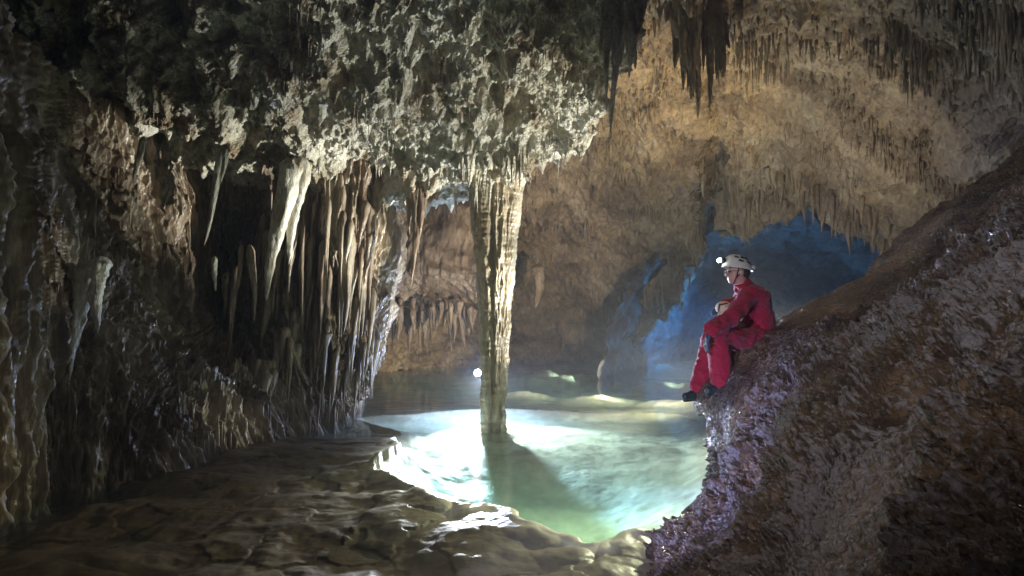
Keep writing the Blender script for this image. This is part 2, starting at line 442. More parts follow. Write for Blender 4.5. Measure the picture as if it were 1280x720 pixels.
#            Y:  .6   1.8   2.9   3.8  4.55  5.1  5.55  5.95  6.35  6.7(+back)
Xr = [
    [-.1, .25, .60, .82, 1.10, 1.45, 1.85, 2.05, 2.5, 3.3, 5.5],
    [.05, .40, .72, .95, 1.20, 1.52, 1.90, 2.08, 2.5, 3.3, 5.5],
    [.25, .62, .98, 1.22, 1.48, 1.72, 1.93, 2.10, 2.5, 3.4, 5.5],
    [.5, .88, 1.25, 1.50, 1.72, 1.85, 1.92, 2.08, 2.5, 3.4, 5.6],
    [.8, 1.15, 1.55, 1.82, 1.90, 1.80, 1.66, 1.98, 2.6, 3.5, 5.7],
    [1.1, 1.5, 1.95, 2.25, 2.34, 2.20, 2.00, 2.2, 2.8, 3.8, 5.9],
    [1.5, 1.9, 2.4, 2.76, 3.00, 2.96, 2.86, 3.02, 3.4, 4.3, 6.2],
    [1.9, 2.35, 2.90, 3.30, 3.52, 3.55, 3.48, 3.66, 4.1, 5.0, 6.7],
    [2.7, 3.1, 3.7, 4.10, 4.38, 4.48, 4.52, 4.75, 5.2, 6.0, 7.6],
    [3.7, 4.2, 4.8, 5.2, 5.5, 5.65, 5.7, 6.1, 6.7, 7.5, 9],
    [5.0, 5.6, 6.2, 6.7, 7.0, 7.2, 7.3, 7.8, 8.4, 9.2, 10.5]]
ctl = np.zeros((11, 11, 3))
for i in range(11):
    for j in range(11):
        ctl[i, j] = (Xr[i][j], Ycols[j]-(.0 if j < 8 else 0), zr[i])
G = catmull(catmull(ctl, 900, 0), 1250, 1)
N = normals(G); N = np.where(N[..., 2:3]-N[..., 0:1]*.8 < 0, -N, N)
ledge = np.exp(-(((G[..., 0]-2.25)/.45)**2+((G[..., 1]-5.6)/.45)**2+((G[..., 2]-1.5)/.35)**2)**2)
bigr = fbm(G, .9, 3, seed=91); r1 = fbm(G, 3.0, 4, gain=.6, seed=92, ridged=True); r2 = fbm(G, 9, 4, gain=.62, seed=93); 
r3 = fbm(G, 15, 2, seed=95, ridged=True)
rough_zone = sstep(-.3, .25, fbm(G, 1.1, 3, seed=94))
# ribs of crust running down the dip of the rock
q = G@np.array([[.80, .30, -.52], [-.35, .93, 0], [.48, .18, .86]]).T
ribs = fbm(q, 2.2, 4, gain=.6, seed=96, st=(.28, 1, 1), ridged=True)
band = sstep(-.25, .15, (G[..., 2]-1.35)-.75*(G[..., 0]-2.3)+.25*(G[..., 1]-5.0)+.15*r1)*sstep(4.2, 5.2, G[..., 1])
D = .12*bigr*(1-ledge)+(.07*ribs*(1-.7*ledge)+.04*r1*(1-.6*ledge)+.048*r2+.026*r3)*(.35+.65*rough_zone)*(1-.6*band)
G2 = G+N*D[..., None]
sp = fbm(G, 44, 2, gain=.8, seed=98)+.35*fbm(G, 19, 2, seed=99)
crust = sstep(.30, .66, sp+.5*r2+.38*ribs-.14+.75*fbm(G, 1.3, 3, seed=97))*(1-.8*band)
crust *= .25+.75*sstep(.2, 1.6, G[..., 2]+.35*G[..., 1]-.9)
tag(grid_obj('rock_slope', G2, M_slope, attrs={'crust': np.clip(crust, 0, 1)}), kind='structure')
SLOPE = G2.reshape(-1, 3)

# ---- stone column
nz_, na = 620, 260
zz = np.linspace(-.95, 4.75, nz_)[:, None]; aa = np.linspace(0, 2*math.pi, na, endpoint=False)[None]
r0 = .94*np.interp(zz, [-.95, -.25, 0, .4, 1.2, 2.0, 3.0, 3.6, 4.0, 4.35, 4.75], [.22, .19, .175, .19, .22, .262, .335, .385, .44, .62, 1.0])
cx = np.interp(zz, [-.95, 0, 1.8, 4, 4.7], [-.32, -.32, -.295, -.28, -.28]); Yc0 = 10.15
lob = 1+.10*np.cos(2*(aa-.5))-.16*np.exp(-((aa-4.62+.02*np.sin(zz*2))/.16)**2)-.08*np.exp(-((aa-5.35)/.1)**2)
x = cx+r0*np.cos(aa); y = Yc0+r0*np.sin(aa)
B = np.stack(np.broadcast_arrays(x, y, zz), -1)
lobe_r = sstep(4.55, 4.8, aa)+0*zz                    # right, fluted side
fl = fbm(B, 9, 3, seed=101, st=(1, 1, .12), ridged=True); fl2 = fbm(B, 14, 3, seed=102, st=(1, 1, .5)); rip = fbm(B, 5, 3, seed=103, st=(.4, .4, 2.2))
R = r0*lob+(.026*fl)*(.5+1.0*lobe_r)+.012*fl2+.014*rip+.03*fbm(B, 1.6, 2, seed=104)
G = np.stack([cx+R*np.cos(aa), Yc0+R*np.sin(aa)*.95, zz+0*aa], -1)
col_root = empty('stone_column', (-.3, Yc0, -.9))
tag(col_root, 'tall pale stone column standing in the bright pool and reaching the ceiling', 'column')
o = grid_obj('shaft', G-np.array([-.3, Yc0, -.9]), M_column, col_root, wrap=True)


# ---- stalactites
def stal_mesh(name, L_, r, mat, seed, lean=(0, 0), flat=1., flutes=.25, segs=20, rings=34, power=.85, head=.10):
    rs = np.random.RandomState(seed)
    t = np.linspace(0, 1, rings)[:, None]; a = np.linspace(0, 2*math.pi, segs, endpoint=False)[None]
    rad = r*((1-t)**power*.93+.07*np.sqrt(np.clip(1-t, 0, 1)))*np.sqrt(np.clip(t/head, 0, 1))
    x = rad*np.cos(a); y = rad*np.sin(a)*flat; zz = -L_*t+0*a
    B = np.stack([x*4/r*.25, y*4/r*.25, zz/L_*3], -1)+seed*3.7
    f = 1+flutes*fbm(B, 2.0, 2, seed=seed, st=(1, 1, .35))+.16*fbm(B, 2.5, 3, seed=seed+5, st=(.6, .6, 2.2))
    bend = np.array([perlin(np.array([[k*3.1+seed, .4, .7], [k*3.1+seed+.5, 1.4, .7]])) for k in range(rings)])*.0
    wob = r*.35*np.stack([np.sin(t*5+seed), np.cos(t*4.3+seed*2)], -1)[:, 0]*(t**.8)
    x = x*f+lean[0]*L_*t+wob[:, :1]; y = y*f+lean[1]*L_*t+wob[:, 1:]
    G = np.stack([x, y, zz], -1)
    G = np.concatenate([G*np.array([1, 1, 1]), ])
    me = mesh_np(name, G, gridF(rings, segs, True), mat)
    return me


def lookup(G2):
    Q = G2[::3, ::3].reshape(-1, 3); Q = Q[Q[:, 1] > .5]
    return np.stack([640+Q[:, 0]/Q[:, 1]*F, HZ-(Q[:, 2]-CH)/Q[:, 1]*F], -1), Q


def snap(T, px, py):
    d = (T[0][:, 0]-px)**2+(T[0][:, 1]-py)**2
    i = np.where(d < max(9, d.min()*1.5+1))[0]
    return T[1][i[np.argmin(T[1][i, 1])]].copy()


def hang(me, loc, rot=0., s=1., sz=None, label='', group=None, name='stalactite'):
    o = bpy.data.objects.new(name, me); C.objects.link(o); o.location = loc; o.rotation_euler = (0, 0, rot); o.scale = (s, s, sz or s)
    tag(o, label, 'stalactite', group); return o


def multi_mesh(name, parts, mat):
    """several fused spikes -> one mesh"""
    Vs = []; Fs = []; off = 0
    for (dx, dy, dz, L_, r, lx, ly, flat, seed, pw) in parts:
        me = stal_mesh('tmp', L_, r, mat, seed, (lx, ly), flat, .3, 26, 60, pw)
        v = np.zeros(len(me.vertices)*3, np.float32); me.vertices.foreach_get('co', v); v = v.reshape(-1, 3)+np.array([dx, dy, dz])
        f = np.zeros(len(me.loops), np.int32); me.loops.foreach_get('vertex_index', f)
        Vs.append(v); Fs.append(f.reshape(-1, 4)+off); off += len(v); bpy.data.meshes.remove(me)
    return mesh_np(name, np.concatenate(Vs), np.concatenate(Fs), mat)


def bunch(n, w, L0, r0, seed, lean=0.):
    rs = np.random.RandomState(seed); out = []
    for k in range(n):
        u = rs.uniform(-1, 1); f = 1-.65*abs(u)**1.3
        out.append((u*w, rs.uniform(-.35, .35)*w, rs.uniform(-.05, .12), L0*f*rs.uniform(.55, 1.05), r0*rs.uniform(.6, 1.25), lean+rs.uniform(-.04, .04), rs.uniform(-.04, .04), rs.uniform(.55, .9), seed*10+k, rs.uniform(.4, .75)))
    return out


def hero(px, py, Y, parts, mat, label):
    me = multi_mesh('stalactite', parts, mat)
    return hang(me, tuple(P(px, py, Y)), label=label)


# pixel size at distance Y is Y/760 m
hero(368, 196, 9.3, [(0, 0, 0, 2.2, .17, -.20, 0, .7, 1, .62), (.14, .05, .05, 1.70, .15, -.16, 0, .7, 2, .7), (-.10, .02, .0, 1.0, .10, -.1, 0, .8, 3, .8)], M_white, 'large white tapering stalactite curtain, brightest one hanging above the left draperies')
hero(277, 185, 8.4, [(0, 0, 0, 1.35, .05, -.17, 0, 1, 5, .5), (.05, .02, 0, .5, .045, -.1, 0, 1, 6, .8)], M_white, 'long thin pale stalactite with a pointed tip hanging from the dark ceiling')
hero(180, 170, 8.0, [(0, 0, 0, .62, .05, -.22, 0, .8, 7, .5)], M_white, 'short lit stalactite standing alone in the dark, upper left')
hero(268, 320, 9.0, [(0, 0, 0, .52, .045, .02, 0, 1, 8, .45)], M_white, 'small pale stalactite below the long thin one, against black')
hero(112, 325, 6.6, [(-.03, 0, 0, 1.45, .14, -.16, 0, .7, 9, .7), (.10, .03, .05, .85, .12, -.10, 0, .8, 10, .8), (-.22, 0, -.02, .75, .10, -.12, 0, .8, 14, .8), (-.33, 0, -.05, .95, .10, -.05, 0, .8, 15, .7)], M_white, 'pale cluster of fused stalactites at the far left edge')
hero(285, 340, 9.6, [(0, 0, 0, .75, .08, -.12, 0, 1, 17, .7), (.14, 0, .1, 1.5, .07, -.1, 0, 1, 16, .7)], M_drape, 'twin brownish stalactites hanging in the dark hollow of the left wall')
hero(312, 305, 9.4, [(0, 0, 0, 1.2, .07, .08, 0, 1, 18, .6), (-.12, 0, .0, .9, .05, -.08, 0, 1, 19, .7)], M_drape, 'forked grey stalactite left of the brightest white curtain')
hero(779, -70, 6.85, bunch(26, .26, 2.35, .085, 41, -.05)+[(0, .2, .1, .8, .30, 0, 0, .9, 77, .5)], M_canopy, 'long fused stalactites hanging from the right edge of the low ceiling')
hero(872, -40, 8.6, bunch(30, .48, 2.35, .12, 42, .04)+[(0, .1, .25, .9, .58, 0, 0, .7, 78, .45)], M_vault, 'broad brown cluster of stalactites hanging high in front of the lit vault')
hero(521, 225, 9.9, [(0, 0, 0, 1.75, .10, -.03, 0, 1, 31, .8), (.10, 0, 0, 1.2, .08, -.05, 0, 1, 32, .8), (-.12, .1, 0, .9, .08, -.02, 0, 1, 33, .8)], M_drape, 'brown stalactites left of the column, hanging in front of the far wall')
hero(905, 240, 16.3, [(0, 0, 0, 1.2, .25, .1, 0, 1, 34, .6), (.35, 0, 0, 1.35, .24, .05, 0, 1, 35, .7), (.6, .1, 0, 1.0, .2, 0, 0, 1, 36, .7)], M_vault, 'blunt rock pendant hanging in the blue tunnel mouth above the caver')
hero(672, 330, 18.5, [(0, 0, 0, 1.35, .20, 0, 0, 1, 37, .5)], M_vault, 'single blunt stalactite bump on the far wall right of the column')

me_ = stal_mesh('stalagmite', .55, .16, M_white, 61, (0, 0), 1, .35, 24, 30, .45, head=.02)
for (px_s, py_s, sc_, lb_) in ((447, 498, 1., 'taller pale stalagmite stump at the foot of the left draperies by the far water'), (462, 488, .6, 'shorter pale stalagmite stump behind its taller neighbour by the far water')):
    x_, y_ = water_pt(px_s, py_s)
    o = bpy.data.objects.new('stalagmite', me_); C.objects.link(o); o.location = (x_, y_, -.2); o.rotation_euler = (math.pi, 0, 0); o.scale = (sc_, sc_, sc_*1.3); tag(o, lb_, 'stalagmite')

# fringe families: several shapes, reused
def family(mat, n, L_, r, seed, lean=(0, 0), pw=.8):
    return [stal_mesh('stalactite', L_*(.8+.4*RNG.rand()), r*(.8+.4*RNG.rand()), mat, seed+k, lean, 1, .25, 12, 18, pw) for k in range(n)]


fam_v = family(M_vault, 5, 1., .085, 200)
fam_c = family(M_canopy, 4, 1., .055, 210)
fam_d = family(M_drape, 5, 1., .075, 220, (-.10, 0))
TV, TC, TW = lookup(VAULT), lookup(CANOPY), lookup(WALL)
# around the tunnel mouth, on the rolled lip
k = 0
for px in np.concatenate([np.linspace(886, 1200, 92), np.linspace(700, 880, 34)]):
    px = px+RNG.uniform(-2, 2); py = np.interp(px, lip[:, 0], lip[:, 1])-RNG.uniform(10, 60); Y = np.interp(px, lip[:, 0], lip[:, 2])*(1-.0016*(np.interp(px, lip[:, 0], lip[:, 1])-py))-.15
    q = snap(TV, px, py); q[1] -= .05; q[2] += .15
    hang(fam_v[k % 5], tuple(q), RNG.uniform(0, 6), RNG.uniform(.5, 1.15), RNG.uniform(.25, .95), 'small ochre stalactite fringing the mouth of the blue tunnel', 'stalactites fringing the tunnel mouth'); k += 1
# low lip of the far wall left of the column
for px in np.linspace(476, 592, 44):
    px = px+RNG.uniform(-2, 2); py = 388-12*math.sin((px-476)/116*3.1)+RNG.uniform(-10, 12); 
    hang(fam_v[k % 5], tuple(P(px, py, 15.5+RNG.uniform(-.3, .6))), RNG.uniform(0, 6), RNG.uniform(.8, 1.3), RNG.uniform(.4, 1.0), 'small brown stalactite in the row low on the far wall left of the column', 'stalactite row low on the far wall'); k += 1
# straws round the head of the column and along the low ceiling's edge
for i in range(58):
    px = RNG.uniform(575, 662) if i < 34 else RNG.uniform(380, 575); py = np.interp(px, edge[:, 0], edge[:, 1])-RNG.uniform(4, 46)
    q = snap(TC, px, py); q[2] += .12
    hang(fam_c[i % 4], tuple(q), RNG.uniform(0, 6), RNG.uniform(.35, .8), RNG.uniform(.25, .62), 'thin straw stalactite along the edge of the low ceiling around the column head' if i < 34 else 'thin stalactite along the low ceiling edge left of the column', 'straws around the column head' if i < 34 else 'stalactites along the low ceiling edge')
# draperies on the left wall
for i in range(120):
    px = RNG.uniform(325, 474); py = RNG.uniform(235, 480)
    q = snap(TW, px, py); q[1] -= .04; q[2] += .12
    room = max(.3, min(1.7, q[2]-.05)); ln = RNG.uniform(.35, 1.0)*room
    o = hang(fam_d[i % 5], tuple(q), RNG.uniform(-.4, .4), RNG.uniform(.5, 1.3), ln, 'fluted brown drapery hanging on the left wall between the white curtain and the column', 'draperies on the left wall', name='drapery'); o['category'] = 'drapery'

# the countless small ones, one mass
segs_, rings_ = 6, 6
tt = np.linspace(0, 1, rings_)[:, None]; aa_ = np.linspace(0, 2*math.pi, segs_, endpoint=False)[None]
prof = (1-tt)**.8*np.sqrt(np.clip(tt/.15, .02, 1))
Vs, Fs, Ms = [], [], []
fq = gridF(rings_, segs_, True); off = 0
for (T_, n_, x0_, x1_, y0_, y1_, L0_, r0_, mi) in ((TV, 4800, 640, 1290, -10, 330, .24, .026, 0), (TV, 500, 470, 880, 250, 440, .40, .04, 0), (TC, 1500, 60, 770, 0, 235, .17, .016, 1), (TW, 900, 60, 470, 200, 560, .30, .022, 2)):
    for _ in range(n_):
        q = snap(T_, RNG.uniform(x0_, x1_), RNG.uniform(y0_, y1_))
        pn = float(perlin((q*np.array([.9, .9, .9]))[None])[0])
        if pn < RNG.uniform(-.35, .15): continue
        l_ = (L0_*(.5+2.2*max(0, pn)))*RNG.uniform(.3, 1)**1.5*1.3; r_ = r0_*RNG.uniform(.5, 1.3)
        v_ = np.stack(np.broadcast_arrays(q[0]+r_*prof*np.cos(aa_)+RNG.uniform(-.06, .06)*l_*tt, q[1]-.01+r_*prof*np.sin(aa_), q[2]+.04-l_*tt), -1).reshape(-1, 3)
        Vs.append(v_); Fs.append(fq+off); Ms.append(np.full(len(fq), mi, np.int32)); off += len(v_)
me = mesh_np('stalactite_cover', np.concatenate(Vs), np.concatenate(Fs), [M_vault, M_canopy, M_drape]); me.polygons.foreach_set('material_index', np.concatenate(Ms))
tag(link(bpy.data.objects.new('stalactite_cover', me)), kind='stuff')

# back left wall block behind the low lip (dark hollow under it)
us = np.linspace(400, 640, 240); vs = np.linspace(0, 1, 120)[:, None]
pyt = 372-14*np.sin((us-476)/116*3.1)[None]
Ytop = 14.6+0*us; py_b = pyt+vs*26; Yb = 15.2+.9*vs
G1 = P(us[None]+0*py_b, py_b-20, Yb-.0)
Gu = np.concatenate([P(us[None], pyt-20-185*(1-q), 16.6-1.4*q) for q in np.linspace(0, 1, 130)[:-1]]+[G1]+[P(us[None], pyt+6-14*q, 16.1+3*q) for q in np.linspace(0, 1, 20)[1:]])
N = normals(Gu); N = np.where(N[..., 1:2] > 0, -N, N)
Gu = Gu+N*(.22*fbm(Gu, .8, 3, seed=111)+.07*fbm(Gu, 3, 3, seed=112, st=(1, 1, .2), ridged=True))[..., None]
tag(grid_obj('wall_ledge', Gu, M_vault), kind='structure')

# ---- caver
import openvdb


def vox(name, prims, mat, parent, h=.006, pad=.05, k=.02, noise=None, carve=()):
    """smooth union of tapered capsules and ellipsoids, meshed. prims: ('c',a,b,ra,rb) or ('e',centre,radii[,rot])"""
    lo = np.full(3, 1e9); hi = -lo
    for p in prims:
        if p[0] == 'c':
            for q, r in ((p[1], p[3]), (p[2], p[4])): lo = np.minimum(lo, np.array(q)-r); hi = np.maximum(hi, np.array(q)+r)
        else:
            r = max(p[2]); lo = np.minimum(lo, np.array(p[1])-r); hi = np.maximum(hi, np.array(p[1])+r)
    lo -= pad; hi += pad
    n = np.ceil((hi-lo)/h).astype(int)
    gx, gy, gz = [lo[i]+h*np.arange(n[i]) for i in range(3)]
    Q = np.stack(np.meshgrid(gx, gy, gz, indexing='ij'), -1).astype(np.float32)

    def dist(p):
        if p[0] == 'c':
            a, b = np.array(p[1], np.float32), np.array(p[2], np.float32); ab = b-a
            t = np.clip(((Q-a)@ab)/(ab@ab+1e-9), 0, 1)
            return np.linalg.norm(Q-a-t[..., None]*ab, axis=-1)-(p[3]+(p[4]-p[3])*t)
        q = Q-np.array(p[1], np.float32)
        if len(p) > 3:
            c, s = math.cos(p[3]), math.sin(p[3]); q = np.stack([q[..., 0]*c+q[..., 2]*s, q[..., 1], -q[..., 0]*s+q[..., 2]*c], -1)
        r = np.array(p[2], np.float32)
        k0 = np.linalg.norm(q/r, axis=-1); k1 = np.linalg.norm(q/(r*r), axis=-1)
        return k0*(k0-1)/(k1+1e-9)
    d = None
    for p in prims:
        e = dist(p)
        if d is None: d = e
        else:
            hh = np.clip(.5+.5*(e-d)/k, 0, 1); d = e*(1-hh)+d*hh-k*hh*(1-hh)
    for p in carve:
        e = -dist(p); hh = np.clip(.5-.5*(e-d)/.006, 0, 1); d = d*hh+e*(1-hh)+.006*hh*(1-hh)
    if noise is not None: d = d+noise(Q)
    g = openvdb.FloatGrid(1.0); g.copyFromArray(d.astype(np.float32)); g.transform = openvdb.createLinearTransform(voxelSize=h)
    pts, quads = g.convertToQuads(isovalue=0.0)
    pts = pts+lo
    me = mesh_np(name, pts-np.array(parent.location), quads[:, ::-1], mat)
    return link(bpy.data.objects.new(name, me), parent)


def W(px, py, Y): return tuple(P(px, py, Y))


M_red = simple('red_coverall', (.25, .004, .017), rough=.75, spec=.25, bump=.3, bscale=90, var=.12, sheen=.2)
M_skin = simple('skin', (.45, .24, .16), rough=.5, var=.08)
M_glove = simple('dark_glove', (.03, .035, .06), rough=.5, bump=.3)
M_boot = simple('dark_boot', (.012, .02, .018), rough=.45, bump=.4)
M_helm = simple('helmet_shell', (.62, .58, .47), rough=.4, var=.1, bscale=25)
M_black = simple('black_plastic', (.015, .015, .02), rough=.4)
M_tan = simple('tan_canvas', (.48, .36, .2), rough=.9, bump=.6, bscale=50)
M_lamp = simple('headlamp_glow', (.9, .95, 1), emit=(.8, .92, 1), estr=60)
M_torch = simple('torch_glow', (.9, .95, 1), emit=(.62, .76, 1), estr=220)
M_hair = simple('dark_hair', (.03, .022, .018), rough=.6)
m, nt, out = newmat('spectacle_glass'); g_ = nd(nt, 'ShaderNodeBsdfGlossy', Roughness=.05); t_ = nd(nt, 'ShaderNodeBsdfTransparent'); ms = nd(nt, 'ShaderNodeMixShader'); ms.inputs[0].default_value = .25
nt.links.new(t_.outputs[0], ms.inputs[1]); nt.links.new(g_.outputs[0], ms.inputs[2]); nt.links.new(ms.outputs[0], out.inputs[0]); M_glass = m

person = empty('person', W(945, 440, 5.65))
tag(person, 'caver in red coverall and white helmet sitting on the ledge of the right rock', 'person')
# key joints (near side = his left)
pel = W(946, 426, 5.66); waist = W(947, 405, 5.66); chest = W(941, 382, 5.64); neckb = W(931, 361, 5.63); head = W(922, 340, 5.60)
sn = W(937, 369, 5.46); sf = W(930, 370, 5.80)
en = W(915, 396, 5.30); wn = W(891, 411, 5.22)
ef = W(924, 398, 5.92); wf = W(908, 383, 5.74)
hn = W(941, 427, 5.55); hf = W(938, 428, 5.78)
kn = W(897, 419, 5.32); kf = W(890, 425, 5.60)
an = W(902, 476, 5.36); af = W(875, 482, 5.58)


def fing(base, dirs, lens, r):
    out = []; p = np.array(base)
    for d, l in zip(dirs, lens):
        q = p+np.array(d)/np.linalg.norm(d)*l; out.append(('c', tuple(p), tuple(q), r, r*.88)); p = q; r *= .9
    return out


def hand_prims(wrist, fw, side, thumb, curl, s=1., grow=0.):
    """fw: unit direction of the hand, side: across the palm, curl: direction the fingers bend to"""
    wrist = np.array(wrist); fw = np.array(fw)/np.linalg.norm(fw); side = np.array(side)-fw*np.dot(side, fw); side /= np.linalg.norm(side); curl = np.array(curl, float)
    pal = wrist+fw*.085*s
    pr = [('c', tuple(wrist), tuple(wrist+fw*.03*s), .026*s+grow, .028*s+grow)]
    for o_ in (-.028, -.010, .010, .028): pr.append(('c', tuple(wrist+fw*.02*s+side*o_*.7*s), tuple(pal+side*o_*s), .016*s+grow, .0125*s+grow))
    for o_, l in ((-.030, .062), (-.010, .074), (.010, .080), (.030, .070)):
        pr += fing(pal+side*o_*s, [fw+curl*.25, fw+curl*.8, fw*.8+curl*1.2], [l*.45*s, l*.32*s, l*.26*s], .0092*s+grow)
    pr += fing(wrist+fw*.03*s+side*.03*s*thumb, [side*thumb+fw*.7, side*thumb*.35+fw+curl*.3, fw+curl*.5], [.035*s, .032*s, .025*s], .0115*s+grow)
    return pr


hn_dir = np.array([-.25, -.05, -1.]); hf_dir = np.array([-1., -.25, -.35])
nearhand = dict(wrist=np.array(wn)+[-.03, 0, -.04], fw=hn_dir, side=[0, 1, 0], thumb=1, curl=[.45, 0, -.1])
farhand = dict(wrist=wf, fw=hf_dir, side=[0, 1, .2], thumb=-1, curl=[0, 0, -.8])
torso = [('c', pel, waist, .150, .142), ('c', waist, chest, .140, .152), ('c', chest, neckb, .150, .075), ('e', W(940, 373, 5.63), (.14, .225, .11)), ('c', W(943, 428, 5.56), W(943, 428, 5.76), .125, .125)]


def limbs(g, cuff):
    L_ = [('c', sn, en, .068+g, .054+g), ('c', en, wn, .052+g, .036+g+cuff), ('c', sf, ef, .066+g, .052+g), ('c', ef, wf, .050+g, .036+g+cuff),
          ('c', hn, kn, .096+g, .072+g), ('c', kn, an, .070+g, .058+g+cuff), ('c', hf, kf, .096+g, .070+g), ('c', kf, af, .068+g, .056+g+cuff)]
    return L_


def shrink(ps, g): return [(p[0], p[1], p[2], p[3]-g, p[4]-g) if p[0] == 'c' else (p[0], p[1], tuple(r-g for r in p[2])) for p in ps]


hx, hy, hz = head
fwd = -1
face = [('e', (hx+.012, hy, hz+.012), (.098, .076, .100)), ('e', (hx-.030, hy, hz-.040), (.060, .058, .066)), ('c', (hx-.060, hy, hz-.085), (hx-.045, hy, hz-.08), .024, .030),
        ('c', (hx-.086, hy, hz+.005), (hx-.104, hy, hz-.028), .009, .015), ('c', (hx-.078, hy-.028, hz+.022), (hx-.078, hy+.028, hz+.022), .014, .014),
        ('c', (hx-.082, hy-.018, hz-.055), (hx-.082, hy+.018, hz-.055), .010, .010), ('c', (hx-.078, hy-.015, hz-.069), (hx-.078, hy+.015, hz-.069), .009, .009),
        ('e', (hx+.012, hy-.074, hz-.012), (.018, .012, .030)), ('e', (hx+.012, hy+.074, hz-.012), (.018, .012, .030)),
        ('c', (hx+.012, hy, hz-.06), neckb, .056, .062)]
feet = lambda g: [('c', an, (an[0]+.015, an[1], an[2]-.055), .045+g, .045+g), ('c', (an[0]+.03, an[1], an[2]-.07), (an[0]-.125, an[1]-.03, an[2]-.085), .036+g, .028+g),
                  ('c', af, (af[0]+.01, af[1], af[2]-.055), .043+g, .043+g), ('c', (af[0]+.03, af[1], af[2]-.07), (af[0]-.135, af[1]-.03, af[2]-.095), .036+g, .028+g)]
body = face+shrink(torso, .02)+[(p[0], p[1], p[2], p[3], p[4]) for p in limbs(-.018, 0)]+hand_prims(**nearhand, grow=-.002)+hand_prims(**farhand, grow=-.002)+feet(-.012)
ob = vox('body', body, M_skin, person, h=.0065, k=.010, carve=[('e', (hx-.088, hy-.028, hz+.002), (.012, .013, .008)), ('e', (hx-.088, hy+.028, hz+.002), (.012, .013, .008)), ('c', (hx-.094, hy-.02, hz-.0625), (hx-.094, hy+.02, hz-.0625), .003, .003)])
for s_ in (-1, 1):
    e_ = vox('eye', [('e', (hx-.083, hy+s_*.028, hz+.002), (.010, .010, .009))], M_black, person, h=.003, pad=.012)


def folds(Q):
    w = .0100*fbm(Q, 8, 3, seed=121, st=(1, 1, 1.4), ridged=True)+.004*fbm(Q, 18, 2, seed=122)
    return -w


cov = torso+limbs(.012, .016)+[('c', neckb, W(928.5, 356.5, 5.625), .070, .066)]
vox('coverall', cov, M_red, person, h=.0065, k=.035, noise=folds)
vox('glove', hand_prims(**nearhand, grow=.003), M_glove, person, h=.003, k=.006, pad=.02)
vox('glove', hand_prims(**farhand, grow=.003), M_glove, person, h=.003, k=.006, pad=.02)
for a_, dx, dz in ((an, -.125, -.085), (af, -.14, -.095)):
    b_ = vox('boot', [('c', a_, (a_[0]+.015, a_[1], a_[2]-.055), .056, .050), ('c', (a_[0]+.035, a_[1], a_[2]-.068), (a_[0]+dx*.5, a_[1]-.015, a_[2]+dz+.008), .047, .042), ('c', (a_[0]+dx*.5, a_[1]-.015, a_[2]+dz+.006), (a_[0]+dx, a_[1]-.03, a_[2]+dz), .042, .034)], M_boot, person, h=.004, k=.02, pad=.03)
    bo = vox('sole', [('c', (a_[0]+.04, a_[1], a_[2]-.118), (a_[0]+dx-.01, a_[1]-.03, a_[2]+dz-.038), .018, .014)], M_black, person, h=.004, k=.02, pad=.03)
    bo.parent = b_; bo.matrix_parent_inverse.identity()
# hair at the nape
vox('hair', [('e', (hx+.045, hy, hz-.005), (.068, .079, .062))], M_hair, person, h=.004, k=.02)
# helmet
hc = (hx+.004, hy, hz+.036)
_RX, _RY, _RZ = .128, .108, .128
t1 = np.linspace(0, 1, 40)[:, None]; a1 = np.linspace(0, 2*math.pi, 72, endpoint=False)[None]
phi = t1*1.66
R1 = np.sin(phi); rr = np.stack([(_RX+.012*sstep(1.35, 1.66, phi))*R1*np.cos(a1), (_RY+.008*sstep(1.35, 1.66, phi))*R1*np.sin(a1), _RZ*np.cos(phi)+0*a1], -1)
rr[..., 0] += -.010*sstep(.9, 1.6, phi)*(np.cos(a1) < -.3)
tilt = .16
rr = np.stack([rr[..., 0]*math.cos(tilt)+rr[..., 2]*math.sin(tilt)*-1, rr[..., 1], rr[..., 0]*math.sin(tilt)*-1+rr[..., 2]*math.cos(tilt)], -1)
hl = grid_obj('helmet', rr+np.array(hc)-np.array(person.location), M_helm, person, wrap=True)
so = hl.modifiers.new('thickness', 'SOLIDIFY'); so.thickness = .006; so.offset = 1


def helm_pt(phi, a, out_=.004):
    p = np.array([(_RX+out_)*math.sin(phi)*math.cos(a), (_RY+out_)*math.sin(phi)*math.sin(a), (_RZ+out_)*math.cos(phi)])
    p = np.array([p[0]*math.cos(tilt)-p[2]*math.sin(tilt), p[1], -p[0]*math.sin(tilt)+p[2]*math.cos(tilt)])
    return p+np.array(hc)


for phi_, a_ in ((.75, -1.95), (.72, -1.35), (1.05, -1.65), (.75, -.75), (1.08, -.9), (.75, 1.6), (.9, 1.0), (.9, 2.2)):
    p = helm_pt(phi_, a_, .001); q = helm_pt(phi_+.05, a_+.26, .001)
    v_ = vox('vent', [('c', tuple(p), tuple(q), .011, .008)], M_black, person, h=.003, pad=.01); v_.parent = hl; v_.matrix_parent_inverse.identity()
hlamp_p = helm_pt(1.25, math.pi, .028)
b1 = vox('headlamp', [('c', tuple(helm_pt(1.22, math.pi+.12, .010)), tuple(helm_pt(1.22, math.pi-.12, .010)), .024, .024), ('c', tuple(helm_pt(1.2, math.pi, .01)), tuple(hlamp_p), .024, .022)], M_black, person, h=.003, pad=.02, k=.008)
b1.parent = hl; b1.matrix_parent_inverse.identity()
b2 = vox('lens', [('c', tuple(hlamp_p+np.array([-.022, -.006, -.002])), tuple(hlamp_p+np.array([-.014, -.004, 0])), .019, .019)], M_lamp, person, h=.003, pad=.02)
b2.parent = hl; b2.matrix_parent_inverse.identity()
b3 = vox('battery_box', [('c', tuple(helm_pt(1.4, -.25, .014)), tuple(helm_pt(1.4, .25, .014)), .020, .020)], M_helm, person, h=.003, pad=.02)
b3.parent = hl; b3.matrix_parent_inverse.identity()
